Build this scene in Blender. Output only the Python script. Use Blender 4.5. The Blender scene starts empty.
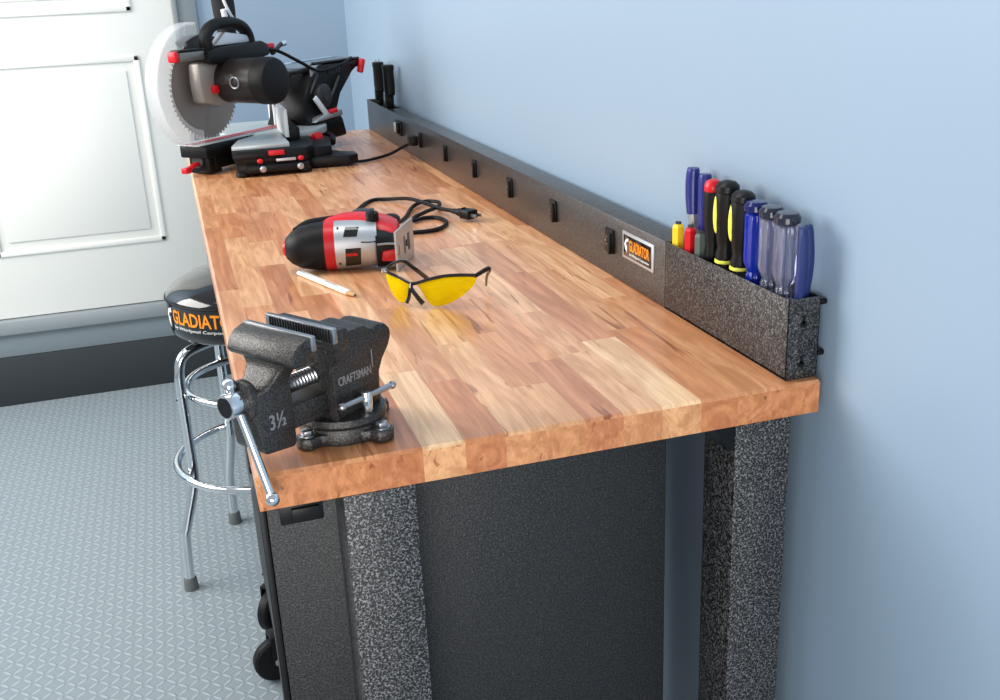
import bpy, bmesh, math, random
from mathutils import Matrix, Vector
PI = math.pi
C = bpy.context.scene.collection
sc = bpy.context.scene
TOP = 1.0                     # height of the worktop above the floor
# ------------------------------------------------------------------ camera
cam_d = bpy.data.cameras.new('camera'); cam = bpy.data.objects.new('camera', cam_d); C.objects.link(cam)
yaw, pitch, roll = 0.29255, 0.34212, -0.04555
cy_, sy_, cp_, sp_ = math.cos(yaw), math.sin(yaw), math.cos(pitch), math.sin(pitch)
fw = Vector((sy_*cp_, cy_*cp_, -sp_)); rt = Vector((cy_, -sy_, 0)); up = rt.cross(fw)
r2 = math.cos(roll)*rt + math.sin(roll)*up; u2 = -math.sin(roll)*rt + math.cos(roll)*up
mw = Matrix((r2, u2, -fw)).transposed().to_4x4()
mw.translation = Vector((-0.0287, -0.93761, TOP+0.44158))
cam.matrix_world = mw
cam_d.sensor_width = 36.0; cam_d.lens = 36.0*1031.85/1000.0; cam_d.clip_start = 0.02
sc.camera = cam
# ------------------------------------------------------------------ world, lights, exposure
w = bpy.data.worlds.new('world'); sc.world = w; w.use_nodes = True
bg = w.node_tree.nodes['Background']; bg.inputs[0].default_value = (0.88, 0.93, 1.0, 1); bg.inputs[1].default_value = 0.52
def area(name, loc, target, size, sizey, power, col):
    d = bpy.data.lights.new(name, 'AREA'); d.shape = 'RECTANGLE'; d.size = size; d.size_y = sizey
    d.energy = power; d.color = col
    o = bpy.data.objects.new(name, d); C.objects.link(o); o.location = loc
    o.rotation_euler = (Vector(target)-Vector(loc)).to_track_quat('-Z', 'Y').to_euler()
    return o
area('window_light', (-2.3, 1.9, 2.2), (0.6, 1.75, 1.15), 2.2, 1.6, 120, (1.0, 0.97, 0.93))
area('ceiling_light', (-0.4, 0.9, 3.3), (0.25, 1.0, 1.0), 1.0, 1.9, 30, (1.0, 0.98, 0.95))
area('front_fill', (-0.55, -1.9, 1.0), (0.4, 0.3, 0.8), 1.3, 1.1, 36, (1.0, 0.98, 0.96))  # unseen fill added behind the camera to brighten leg fronts and low wall
sc.view_settings.view_transform = 'Standard'; sc.view_settings.look = 'None'
sc.view_settings.exposure = 0.0; sc.view_settings.gamma = 1.0; sc.view_settings.use_curve_mapping = False

# ------------------------------------------------------------------ materials
def lin(c):
    return tuple((x/255/12.92 if x/255 <= 0.04045 else ((x/255+0.055)/1.055)**2.4) for x in c)
MATS = {}
def mat(name, col, rough=0.5, metal=0.0, spec=0.5, coat=0.0, coat_r=0.1, trans=0.0, ior=1.45, bump=0.0, bscale=200, var=0.0, emit=None, alpha=1.0):
    if name in MATS: return MATS[name]
    m = bpy.data.materials.new(name); m.use_nodes = True; nt = m.node_tree; b = nt.nodes['Principled BSDF']
    c = (*lin(col), 1)
    b.inputs['Base Color'].default_value = c; b.inputs['Roughness'].default_value = rough
    b.inputs['Metallic'].default_value = metal; b.inputs['Specular IOR Level'].default_value = spec
    b.inputs['Coat Weight'].default_value = coat; b.inputs['Coat Roughness'].default_value = coat_r
    b.inputs['Transmission Weight'].default_value = trans; b.inputs['IOR'].default_value = ior
    b.inputs['Alpha'].default_value = alpha
    tc = nt.nodes.new('ShaderNodeTexCoord'); n = nt.nodes.new('ShaderNodeTexNoise'); n.inputs['Scale'].default_value = bscale
    n.inputs['Detail'].default_value = 3; nt.links.new(tc.outputs['Object'], n.inputs['Vector'])
    if var > 0:
        mx = nt.nodes.new('ShaderNodeMix'); mx.data_type = 'RGBA'
        mx.inputs[6].default_value = tuple(x*(1-var) for x in c[:3])+(1,); mx.inputs[7].default_value = tuple(min(1, x*(1+var)) for x in c[:3])+(1,)
        nt.links.new(n.outputs['Fac'], mx.inputs[0]); nt.links.new(mx.outputs[2], b.inputs['Base Color'])
    if bump > 0:
        bp = nt.nodes.new('ShaderNodeBump'); bp.inputs['Strength'].default_value = bump; bp.inputs['Distance'].default_value = 0.001
        nt.links.new(n.outputs['Fac'], bp.inputs['Height']); nt.links.new(bp.outputs[0], b.inputs['Normal'])
    MATS[name] = m
    return m
def hammer(name, dark, light, metal, rough, scale, lo, hi, bump=0.5):
    m = bpy.data.materials.new(name); m.use_nodes = True; nt = m.node_tree; b = nt.nodes['Principled BSDF']; L = nt.links.new
    tc = nt.nodes.new('ShaderNodeTexCoord')
    n = nt.nodes.new('ShaderNodeTexNoise'); n.inputs['Scale'].default_value = scale; n.inputs['Detail'].default_value = 3.0; n.inputs['Roughness'].default_value = 0.62; n.inputs['Distortion'].default_value = 0.6
    L(tc.outputs['Object'], n.inputs['Vector'])
    r = nt.nodes.new('ShaderNodeValToRGB'); r.color_ramp.elements[0].position = lo; r.color_ramp.elements[0].color = (*dark, 1)
    r.color_ramp.elements[1].position = hi; r.color_ramp.elements[1].color = (*light, 1)
    L(n.outputs['Fac'], r.inputs[0]); L(r.outputs[0], b.inputs['Base Color'])
    b.inputs['Metallic'].default_value = metal; b.inputs['Roughness'].default_value = rough
    bp = nt.nodes.new('ShaderNodeBump'); bp.inputs['Strength'].default_value = bump; bp.inputs['Distance'].default_value = 0.0015
    L(n.outputs['Fac'], bp.inputs['Height']); L(bp.outputs[0], b.inputs['Normal'])
    MATS[name] = m
    return m
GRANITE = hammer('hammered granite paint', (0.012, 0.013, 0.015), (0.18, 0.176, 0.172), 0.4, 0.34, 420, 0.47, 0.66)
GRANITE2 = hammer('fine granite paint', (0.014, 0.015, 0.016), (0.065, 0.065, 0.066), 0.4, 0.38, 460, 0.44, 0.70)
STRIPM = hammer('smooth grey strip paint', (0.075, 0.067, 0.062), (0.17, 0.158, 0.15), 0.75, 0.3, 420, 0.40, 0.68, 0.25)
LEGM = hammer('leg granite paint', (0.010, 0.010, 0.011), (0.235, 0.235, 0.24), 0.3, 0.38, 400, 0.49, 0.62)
CAST = hammer('vise casting', (0.026, 0.025, 0.024), (0.105, 0.10, 0.095), 0.6, 0.33, 520, 0.40, 0.68, 0.4)
CHROME = mat('chrome', (222, 226, 230), 0.09, 1.0)
STEEL = mat('brushed steel', (175, 177, 180), 0.3, 1.0, bump=0.1)
ALU = mat('cast aluminium', (196, 199, 202), 0.42, 0.75, bump=0.15, bscale=300)
BLADE = mat('saw blade steel', (138, 133, 130), 0.4, 0.55)
BLACK = mat('black plastic', (16, 16, 17), 0.40, spec=0.3, bump=0.12, bscale=600)
BLACKR = mat('black rubber', (13, 13, 14), 0.50, spec=0.28, bump=0.2, bscale=500)
BLACKG = mat('black gloss vinyl', (10, 10, 12), 0.12, coat=0.6, coat_r=0.05)
DKGREY = mat('dark grey plastic', (52, 52, 55), 0.42, bump=0.1, bscale=500)
RED = mat('red plastic', (205, 22, 34), 0.35, bump=0.05, bscale=500)
WHITEM = mat('white painted metal', (226, 230, 234), 0.4)
PALEM = mat('pale machined table', (188, 197, 198), 0.34, 0.3, bump=0.08)
DARKM = mat('blackened metal', (28, 28, 30), 0.35, 0.6, bump=0.2, bscale=300)
ORANGE = mat('orange lettering', (244, 146, 30), 0.45)
WHITEP = mat('white lettering', (232, 232, 232), 0.45)
GREYP = mat('grey lettering', (150, 150, 150), 0.35, 0.5)
BLUEG = mat('blue dipped grip', (26, 36, 118), 0.36, coat=0.2)
NAVYG = mat('navy dipped grip', (30, 46, 104), 0.42)
YELP = mat('yellow plastic', (240, 206, 40), 0.3, coat=0.3)
LIME = mat('pale yellow rubber insert', (233, 232, 92), 0.4)
GREENG = mat('grey green plastic', (86, 98, 92), 0.4)
CLEAR = mat('smoky clear acetate', (176, 180, 205), 0.06, trans=0.82, ior=1.46)
BLUEC = mat('blue acetate', (30, 60, 190), 0.08, trans=0.45, ior=1.46)
GUARD = mat('clear blade guard', (240, 242, 242), 0.2, alpha=0.2)
LENS = mat('yellow lens', (255, 236, 24), 0.05, trans=0.6, ior=1.05)
PENCIL = mat('white pencil paint', (240, 240, 236), 0.35, coat=0.3)
PWOOD = mat('pencil wood', (205, 160, 110), 0.6, bump=0.2)
LEAD = mat('graphite', (50, 50, 52), 0.5)

def wood_mat():
    m = bpy.data.materials.new('maple butcher block'); m.use_nodes = True; nt = m.node_tree; b = nt.nodes['Principled BSDF']; L = nt.links.new
    at = nt.nodes.new('ShaderNodeAttribute'); at.attribute_name = 'stave'
    tc = nt.nodes.new('ShaderNodeTexCoord')
    off = nt.nodes.new('ShaderNodeVectorMath'); off.operation = 'MULTIPLY_ADD'
    L(at.outputs['Color'], off.inputs[0]); off.inputs[1].default_value = (31, 47, 13); L(tc.outputs['Object'], off.inputs[2])
    def noise(scale, detail, rough, dist, vec):
        mp = nt.nodes.new('ShaderNodeMapping'); mp.inputs['Scale'].default_value = vec; L(off.outputs[0], mp.inputs[0])
        n = nt.nodes.new('ShaderNodeTexNoise'); n.inputs['Scale'].default_value = scale; n.inputs['Detail'].default_value = detail
        n.inputs['Roughness'].default_value = rough; n.inputs['Distortion'].default_value = dist; L(mp.outputs[0], n.inputs[0]); return n
    def ramp(src, lo, c0, hi, c1, ease=False):
        r = nt.nodes.new('ShaderNodeValToRGB'); e = r.color_ramp.elements
        e[0].position = lo; e[0].color = (*c0, 1); e[1].position = hi; e[1].color = (*c1, 1); L(src, r.inputs[0]); return r
    def mul(a, bb, f=1.0):
        mx = nt.nodes.new('ShaderNodeMix'); mx.data_type = 'RGBA'; mx.blend_type = 'MULTIPLY'; mx.inputs[0].default_value = f
        L(a, mx.inputs[6]); L(bb, mx.inputs[7]); return mx.outputs[2]
    n1 = noise(1.0, 4, 0.6, 0.8, (170, 7, 90)); r1 = ramp(n1.outputs['Fac'], 0.3, (0.83, 0.77, 0.71), 0.7, (1.09, 1.09, 1.09))
    n2 = noise(1.0, 3, 0.55, 2.2, (26, 3.2, 26)); r2_ = ramp(n2.outputs['Fac'], 0.40, (0.80, 0.69, 0.59), 0.60, (1.08, 1.08, 1.08))
    n3 = noise(1.0, 3, 0.55, 0.9, (62, 4.2, 40)); r3 = nt.nodes.new('ShaderNodeValToRGB'); e = r3.color_ramp.elements
    e[0].position = 0.0; e[0].color = (1, 1, 1, 1); e[1].position = 1.0; e[1].color = (0.34, 0.22, 0.15, 1)
    for pos, c in ((0.645, (1, 1, 1, 1)), (0.685, (0.55, 0.40, 0.30, 1)), (0.74, (0.34, 0.22, 0.15, 1))):
        x = r3.color_ramp.elements.new(pos); x.color = c
    L(n3.outputs['Fac'], r3.inputs[0])
    c = mul(at.outputs['Color'], r1.outputs[0]); c = mul(c, r2_.outputs[0], 0.9); c = mul(c, r3.outputs[0], 0.85)
    L(c, b.inputs['Base Color'])
    b.inputs['Roughness'].default_value = 0.36; b.inputs['Coat Weight'].default_value = 0.35; b.inputs['Coat Roughness'].default_value = 0.2
    bp = nt.nodes.new('ShaderNodeBump'); bp.inputs['Strength'].default_value = 0.08; bp.inputs['Distance'].default_value = 0.0006
    L(n1.outputs['Fac'], bp.inputs['Height']); L(bp.outputs[0], b.inputs['Normal'])
    return m
WOOD = wood_mat()

def wall_mat(name, col):
    m = bpy.data.materials.new(name); m.use_nodes = True; nt = m.node_tree; b = nt.nodes['Principled BSDF']; L = nt.links.new
    b.inputs['Base Color'].default_value = (*lin(col), 1); b.inputs['Roughness'].default_value = 0.42
    tc = nt.nodes.new('ShaderNodeTexCoord'); n = nt.nodes.new('ShaderNodeTexNoise'); n.inputs['Scale'].default_value = 180; n.inputs['Detail'].default_value = 3
    L(tc.outputs['Object'], n.inputs['Vector']); bp = nt.nodes.new('ShaderNodeBump'); bp.inputs['Strength'].default_value = 0.1; bp.inputs['Distance'].default_value = 0.001
    L(n.outputs['Fac'], bp.inputs['Height']); L(bp.outputs[0], b.inputs['Normal'])
    return m
WALL = wall_mat('blue wall paint', (145, 167, 187))
DOORW = mat('white door paint', (234, 236, 231), 0.4)
FRAMEG = mat('grey frame paint', (128, 138, 142), 0.45)
CURB = mat('grey curb paint', (128, 140, 146), 0.6, bump=0.2, bscale=120)
BASEB = mat('charcoal base', (48, 54, 58), 0.6, bump=0.1)

def floor_mat():
    m = bpy.data.materials.new('tread pattern floor'); m.use_nodes = True; nt = m.node_tree; b = nt.nodes['Principled BSDF']; L = nt.links.new
    tc = nt.nodes.new('ShaderNodeTexCoord'); sep = nt.nodes.new('ShaderNodeSeparateXYZ'); L(tc.outputs['Object'], sep.inputs[0])
    def M(op, a, bb=None, cc=None):
        n = nt.nodes.new('ShaderNodeMath'); n.operation = op
        for i, v in enumerate((a, bb, cc)):
            if v is None: continue
            if isinstance(v, (int, float)): n.inputs[i].default_value = v
            else: L(v, n.inputs[i])
        return n.outputs[0]
    s = 1/0.024
    u = M('MULTIPLY', sep.outputs[0], s); v = M('MULTIPLY', sep.outputs[1], s)
    par = M('MODULO', M('ABSOLUTE', M('ADD', M('FLOOR', u), M('FLOOR', v))), 2.0)
    sg = M('SUBTRACT', M('MULTIPLY', par, 2.0), 1.0)
    fu = M('SUBTRACT', M('FRACT', u), 0.5); fv = M('SUBTRACT', M('FRACT', v), 0.5)
    a = M('MULTIPLY', M('ADD', fu, M('MULTIPLY', fv, sg)), 0.707); c = M('MULTIPLY', M('SUBTRACT', fv, M('MULTIPLY', fu, sg)), 0.707)
    d = M('ADD', M('POWER', M('DIVIDE', a, 0.54), 2.0), M('POWER', M('DIVIDE', c, 0.15), 2.0))
    h = nt.nodes.new('ShaderNodeMapRange'); h.inputs['From Min'].default_value = 1.1; h.inputs['From Max'].default_value = 0.6; L(d, h.inputs[0])
    mx = nt.nodes.new('ShaderNodeMix'); mx.data_type = 'RGBA'; mx.inputs[6].default_value = (*lin((134, 146, 152)), 1); mx.inputs[7].default_value = (*lin((160, 172, 178)), 1)
    L(h.outputs[0], mx.inputs[0]); L(mx.outputs[2], b.inputs['Base Color']); b.inputs['Roughness'].default_value = 0.42
    bp = nt.nodes.new('ShaderNodeBump'); bp.inputs['Strength'].default_value = 0.7; bp.inputs['Distance'].default_value = 0.002
    L(h.outputs[0], bp.inputs['Height']); L(bp.outputs[0], b.inputs['Normal'])
    return m
FLOOR = floor_mat()

# ------------------------------------------------------------------ mesh helpers
def rotz(a): return Matrix.Rotation(a, 4, 'Z')
def T(*v): return Matrix.Translation(Vector(v))
def axis_m(p0, p1):
    d = Vector(p1)-Vector(p0); q = d.to_track_quat('Z', 'Y'); m = q.to_matrix().to_4x4(); m.translation = Vector(p0); return m, d.length
def smooth_path(pts, n=8):
    P = [Vector(p) for p in pts]; P = [P[0]*2-P[1]]+P+[P[-1]*2-P[-2]]; out = []
    for i in range(1, len(P)-2):
        a, b, c, d = P[i-1:i+3]
        for k in range(n):
            t = k/n; out.append(0.5*((2*b)+(c-a)*t+(2*a-5*b+4*c-d)*t*t+(3*b-a-3*c+d)*t**3))
    out.append(P[-2]); return out
class MB:
    def __init__(s, M=None): s.bm = bmesh.new(); s.M = M or Matrix.Identity(4)
    def _merge(s, t, bevel=0, seg=2, M=None, ang=30):
        if bevel > 0:
            bmesh.ops.recalc_face_normals(t, faces=t.faces)
            es = [e for e in t.edges if len(e.link_faces) == 2 and e.calc_face_angle(0) > math.radians(ang)]
            bmesh.ops.bevel(t, geom=es, offset=bevel, segments=seg, affect='EDGES', profile=0.5, clamp_overlap=True)
        bmesh.ops.recalc_face_normals(t, faces=t.faces)
        mm = s.M @ M if M is not None else s.M
        t.transform(mm)
        me = bpy.data.meshes.new('t'); t.to_mesh(me); t.free(); s.bm.from_mesh(me); bpy.data.meshes.remove(me); return s
    def box(s, lo, hi, bevel=0.0, M=None, seg=2):
        t = bmesh.new(); lo = Vector(lo); hi = Vector(hi)
        bmesh.ops.create_cube(t, size=1, matrix=Matrix.Translation((lo+hi)/2) @ Matrix.Diagonal(((hi-lo).x, (hi-lo).y, (hi-lo).z, 1)))
        return s._merge(t, bevel, seg, M)
    def cyl(s, p0, p1, r0, r1=None, seg=28, bevel=0.0, M=None):
        r1 = r0 if r1 is None else r1; m, l = axis_m(p0, p1); t = bmesh.new()
        bmesh.ops.create_cone(t, cap_ends=True, segments=seg, radius1=r0, radius2=max(r1, 1e-5), depth=l, matrix=m @ Matrix.Translation((0, 0, l/2)))
        return s._merge(t, bevel, 2, M, 50)
    def sphere(s, c, r, sc_=(1, 1, 1), M=None, u=20, v=12):
        t = bmesh.new(); bmesh.ops.create_uvsphere(t, u_segments=u, v_segments=v, radius=r, matrix=Matrix.Translation(c) @ Matrix.Diagonal((*sc_, 1))); return s._merge(t, M=M)
    def tube(s, pts, r, seg=10, n=8, smooth=True, M=None, closed=False, flat=None):
        P = smooth_path(pts, n) if smooth else [Vector(p) for p in pts]
        if closed: P = P[:-1]
        t = bmesh.new(); rings = []; N = len(P); ref = Vector((0, 0, 1)); nrm = None
        for i, p in enumerate(P):
            a = P[(i-1) % N] if closed else P[max(i-1, 0)]; b = P[(i+1) % N] if closed else P[min(i+1, N-1)]
            d = (b-a).normalized()
            if nrm is None:
                nrm = d.cross(ref); nrm = nrm.normalized() if nrm.length > 0.1 else d.cross(Vector((1, 0, 0))).normalized()
            nrm = (nrm-d*nrm.dot(d)).normalized(); bn = d.cross(nrm)
            rr = r(i/(N-1)) if callable(r) else r; fx, fy = flat or (1, 1)
            rings.append([t.verts.new(p+nrm*math.cos(2*PI*k/seg)*rr*fx+bn*math.sin(2*PI*k/seg)*rr*fy) for k in range(seg)])
        for i in range(N if closed else N-1):
            A, B = rings[i], rings[(i+1) % N]
            for k in range(seg): t.faces.new((A[k], A[(k+1) % seg], B[(k+1) % seg], B[k]))
        if not closed: t.faces.new(rings[0][::-1]); t.faces.new(rings[-1])
        return s._merge(t, M=M)
    def ring(s, c, R, r, n=48, seg=10, M=None):
        return s.tube([(c[0]+R*math.cos(2*PI*i/n), c[1]+R*math.sin(2*PI*i/n), c[2]) for i in range(n)]+[(c[0]+R, c[1], c[2])], r, seg, smooth=False, closed=True, M=M)
    def loft(s, rings, M=None, caps=True, bevel=0):
        t = bmesh.new(); R = [[t.verts.new(Vector(p)) for p in r] for r in rings]; n = len(R[0])
        for A, B in zip(R, R[1:]):
            for k in range(n): t.faces.new((A[k], A[(k+1) % n], B[(k+1) % n], B[k]))
        if caps: t.faces.new(R[0][::-1]); t.faces.new(R[-1])
        return s._merge(t, bevel, M=M)
    def lathe(s, prof, M=None, seg=32, flute=None):
        rings = []
        for r, z in prof:
            rr = []
            for k in range(seg):
                a = 2*PI*k/seg; q = max(r, 1e-4)
                if flute: q *= 1-flute*(0.5+0.5*math.cos(a*8))
                rr.append((q*math.cos(a), q*math.sin(a), z))
            rings.append(rr)
        return s.loft(rings, M=M)
    def prism(s, poly, d0, d1, plane='xz', bevel=0.0, M=None, seg=2):
        f = {'xz': lambda a, b, d: (a, d, b), 'xy': lambda a, b, d: (a, b, d), 'yz': lambda a, b, d: (d, a, b)}[plane]
        t = bmesh.new(); A = [t.verts.new(f(a, b, d0)) for a, b in poly]; B = [t.verts.new(f(a, b, d1)) for a, b in poly]; n = len(poly)
        t.faces.new(A[::-1]); t.faces.new(B)
        for k in range(n): t.faces.new((A[k], A[(k+1) % n], B[(k+1) % n], B[k]))
        return s._merge(t, bevel, seg, M)
    def obj(s, name, m, parent=None, sharp=35):
        me = bpy.data.meshes.new(name); s.bm.to_mesh(me); s.bm.free(); me.materials.append(m)
        for p in me.polygons: p.use_smooth = True
        me.set_sharp_from_angle(angle=math.radians(sharp))
        o = bpy.data.objects.new(name, me); C.objects.link(o)
        if parent: o.parent = parent
        return o
def tag(o, label, cat, group=None):
    o['label'] = label; o['category'] = cat
    if group: o['group'] = group
    return o
def thing(name, loc, label, cat, rz=0.0, group=None):
    o = bpy.data.objects.new(name, None); C.objects.link(o); o.empty_display_size = 0.05
    o.location = loc; o.rotation_euler = (0, 0, rz); return tag(o, label, cat, group)
def struct(name, mb, m):
    o = mb.obj(name, m); o['kind'] = 'structure'; return o
def text_mesh(s, size, extrude, offset=0.0, shear=0.0, spacing=1.0):
    cu = bpy.data.curves.new('t', 'FONT'); cu.body = s; cu.size = size; cu.extrude = extrude; cu.offset = offset; cu.shear = shear; cu.space_character = spacing; cu.resolution_u = 3
    o = bpy.data.objects.new('t', cu); C.objects.link(o); dg = bpy.context.evaluated_depsgraph_get(); dg.update()
    me = bpy.data.meshes.new_from_object(o.evaluated_get(dg)); bpy.data.objects.remove(o); bpy.data.curves.remove(cu); return me
def put_text(s, width, height, name, m, parent, fn, extrude=0.0003, offset=0.0, shear=0.0):
    """text scaled into width x height; fn maps (u, v, w) to local space."""
    me = text_mesh(s, 1.0, 0.02, offset, shear)
    xs = [v.co.x for v in me.vertices]; ys = [v.co.y for v in me.vertices]; x0, x1, y0, y1 = min(xs), max(xs), min(ys), max(ys)
    b = bmesh.new(); b.from_mesh(me); bmesh.ops.triangulate(b, faces=b.faces)
    for v in b.verts: v.co = Vector(fn((v.co.x-x0)/(x1-x0)*width, (v.co.y-y0)/(y1-y0)*height, v.co.z/0.02*extrude))
    b.to_mesh(me); b.free(); me.materials.clear(); me.materials.append(m); me.name = name
    o = bpy.data.objects.new(name, me); C.objects.link(o); o.parent = parent; return o

# ------------------------------------------------------------------ room
XW, YW = 0.648, 3.13
def Z(z): return TOP+z
struct('floor', MB().box((-3.2, -3.0, -0.05), (0.75, 3.4, 0)), FLOOR)
struct('wall_right', MB().box((XW, -3.0, 0), (XW+0.1, YW, 2.9)), WALL)
mb = MB(); mb.box((0.112, YW, 0), (XW+0.1, YW+0.1, 2.9)); mb.box((-3.2, YW, 0), (-0.93, YW+0.1, 2.9)); mb.box((-0.93, YW, 2.34), (0.112, YW+0.1, 2.9)); mb.box((-0.93, YW, 0), (0.112, YW+0.1, 0.2))
struct('wall_back', mb, WALL)
mb = MB(); mb.box((-0.93, YW-0.018, 0.28), (-0.85, YW-0.001, 2.34), 0.003); mb.box((0.033, YW-0.018, 0.28), (0.112, YW-0.001, 2.34), 0.003); mb.box((-0.93, YW-0.018, 2.26), (0.112, YW-0.001, 2.34), 0.003)
mb.box((0.03, YW-0.03, 0.28), (0.045, YW, 2.3), 0.002)
struct('trim_1', mb, FRAMEG)
dl = MB(); dl.box((-0.848, YW+0.004, 0.336), (0.028, YW+0.044, 2.255), 0.002)
for x0, x1, z0, z1 in ((-0.71, -0.11, 0.57, 1.25), (-0.71, -0.11, 1.40, 2.12)):
    for a in ((x0, x0+0.02, z0, z1), (x1-0.02, x1, z0, z1), (x0, x1, z0, z0+0.02), (x0, x1, z1-0.02, z1)):
        dl.box((a[0], YW-0.004, a[2]), (a[1], YW+0.004, a[3]), 0.0035)
    dl.box((x0+0.05, YW-0.002, z0+0.05), (x1-0.05, YW+0.005, z1-0.05), 0.004)
door = struct('door_1', dl, DOORW)
struct('trim_2', MB().box((-0.93, YW-0.03, 0.281), (0.112, YW+0.03, 0.333), 0.003), mat('grey threshold', (150, 158, 162), 0.45, 0.3))
struct('trim_3', MB().box((-3.2, YW-0.012, 0.192), (XW-0.001, YW-0.0005, 0.28), 0.002), CURB)
struct('baseboard_back', MB().box((-3.2, YW-0.016, 0.0), (XW-0.001, YW-0.0005, 0.191), 0.002), BASEB)

# ------------------------------------------------------------------ workbench
W, LEN, TH = 0.635, 2.522, 0.0385
bench = thing('workbench', (0, 0, 0), 'long workbench with a butcher block maple top on hammered grey metal legs', 'workbench')
def stave_top():
    rnd = random.Random(11)
    pal = [(222, 165, 118), (232, 182, 138), (212, 150, 104), (196, 130, 86), (236, 190, 146), (226, 172, 128), (206, 142, 98), (216, 158, 116)]
    PALE, MID, RB, TAN, BRT, ORN = (240, 202, 160), (222, 170, 124), (206, 142, 98), (232, 184, 140), (244, 206, 162), (214, 150, 102)
    xs = [0.0, 0.034, 0.078, 0.122, 0.167, 0.212, 0.256, 0.301, 0.345, 0.389, 0.435, 0.482, 0.527, 0.571, 0.613, W]
    first = {0: (ORN, 0.35), 1: (RB, 0.18), 2: (ORN, 0.25), 3: ((200, 134, 92), 0.22), 4: (PALE, 0.222), 5: (RB, 0.174), 6: (TAN, 0.30), 7: (MID, 0.12), 8: ((206, 144, 102), 0.19), 9: (TAN, 0.20), 10: (BRT, 0.236), 11: (ORN, 0.262), 12: ((220, 160, 112), 0.40), 13: ((212, 148, 100), 0.5), 14: ((216, 154, 106), 0.62)}
    bm = bmesh.new(); lay = bm.loops.layers.float_color.new('stave'); e = 0.0035
    def face(vs, c, k):
        f = bm.faces.new([bm.verts.new(v) for v in vs]); 
        for l in f.loops: l[lay] = (*lin(c), 1)
    zt, zb = TOP, TOP-TH
    n = len(xs)-1
    for i in range(n):
        x0, x1 = xs[i], xs[i+1]; ys = [0.0]; cols = []
        c, l = first[i]; cols.append(c); ys.append(l)
        while ys[-1] < LEN-0.05:
            st = rnd.uniform(0.18, 0.55); ys.append(min(ys[-1]+st, LEN))
            c = rnd.choice(pal); k_ = rnd.uniform(-5, 5); c = tuple(max(0, min(255, v*0.72+m_*0.28+k_)) for v, m_ in zip(c, (224, 168, 122)))
            cols.append(c)
        ys[-1] = LEN
        xa = x0+e if i == 0 else x0; xb = x1-e if i == n-1 else x1
        for j, c in enumerate(cols):
            y0, y1 = ys[j], ys[j+1]; ya = y0+e if j == 0 else y0; yb = y1-e if j == len(cols)-1 else y1
            face([(xa, ya, zt), (xb, ya, zt), (xb, yb, zt), (xa, yb, zt)], c, 0)
            if j == 0:
                ec = tuple(0.62*v+0.38*m_ for v, m_ in zip((c[0]*0.97, c[1]*0.90, c[2]*0.82), (208, 142, 94)))
                face([(xa, e, zt), (xa, 0, zt-e), (xb, 0, zt-e), (xb, e, zt)], c, 0)
                face([(xa, 0, zt-e), (xa, 0, zb), (xb, 0, zb), (xb, 0, zt-e)], ec, 0)
            if j == len(cols)-1:
                face([(xa, LEN-e, zt), (xb, LEN-e, zt), (xb, LEN, zt-e), (xa, LEN, zt-e)], c, 0)
                face([(xa, LEN, zt-e), (xb, LEN, zt-e), (xb, LEN, zb), (xa, LEN, zb)], c, 0)
            for side, on in ((0, i == 0), (1, i == n-1)):
                if not on: continue
                X = x0 if side == 0 else x1; Xi = xa if side == 0 else xb
                a, b2 = (ya, yb)
                q1 = [(Xi, a, zt), (Xi, b2, zt), (X, b2, zt-e), (X, a, zt-e)]; q2 = [(X, a, zt-e), (X, b2, zt-e), (X, b2, zb), (X, a, zb)]
                if side: q1.reverse(); q2.reverse()
                face(q1, c, 0); face(q2, c, 0)
                for yy, yc, on2 in ((e, 0.0, j == 0), (LEN-e, LEN, j == len(cols)-1)):
                    if on2:
                        face([(Xi, yy, zt), (X, yy, zt-e), (Xi, yc, zt-e)], c, 0)
                        face([(X, yy, zt-e), (X, yy, zb), (Xi, yc, zb), (Xi, yc, zt-e)], c, 0)
    face([(0, 0, zb), (0, LEN, zb), (W, LEN, zb), (W, 0, zb)], (200, 150, 110), 0)
    bmesh.ops.remove_doubles(bm, verts=bm.verts, dist=1e-6); bmesh.ops.recalc_face_normals(bm, faces=bm.faces)
    me = bpy.data.meshes.new('butcher_block_top'); bm.to_mesh(me); bm.free(); me.materials.append(WOOD)
    o = bpy.data.objects.new('butcher_block_top', me); C.objects.link(o); o.parent = bench; return o
top = stave_top(); top['label'] = 'butcher block top of pale and reddish maple staves'
ZB = TOP-TH-0.0005
def bench_leg(x0, x1, y0, y1, near):
    m = MB()
    # folded channel leg: wide front face and returned side
    m.box((x0, y0, 0.012), (x1, y1, ZB), 0.0015)
    o = m.obj('leg', LEGM, bench)
    MB().box((x0-0.006, y0-0.0, 0.0), (x1+0.006, y1+0.006, 0.012), 0.002).obj('foot', BLACKR, o)
    return o
bench_leg(0.082, 0.157, 0.0, 0.072, 1); bench_leg(0.526, 0.597, 0.0, 0.072, 1)
bench_leg(0.084, 0.157, LEN-0.075, LEN-0.003, 0); bench_leg(0.526, 0.597, LEN-0.075, LEN-0.003, 0)
rl = MB()
rl.box((0.157, LEN-0.05, ZB-0.06), (0.526, LEN-0.02, ZB))
rl.box((0.545, 0.072, ZB-0.02), (0.575, LEN-0.075, ZB))
rl.obj('top_frame', DARKM, bench)
MB().prism([(0.50, ZB), (0.526, ZB), (0.526, ZB-0.03), (0.518, ZB-0.03)], 0.002, 0.068, 'xz').obj('gusset', DARKM, bench)
m = MB(); m.box((0.018, 0.004, ZB-0.022), (0.062, 0.046, ZB), 0.002); m.box((0.03, 0.0, ZB-0.017), (0.058, 0.006, ZB-0.004), 0.001)
m.obj('mounting_bracket', BLACK, bench)

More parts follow.
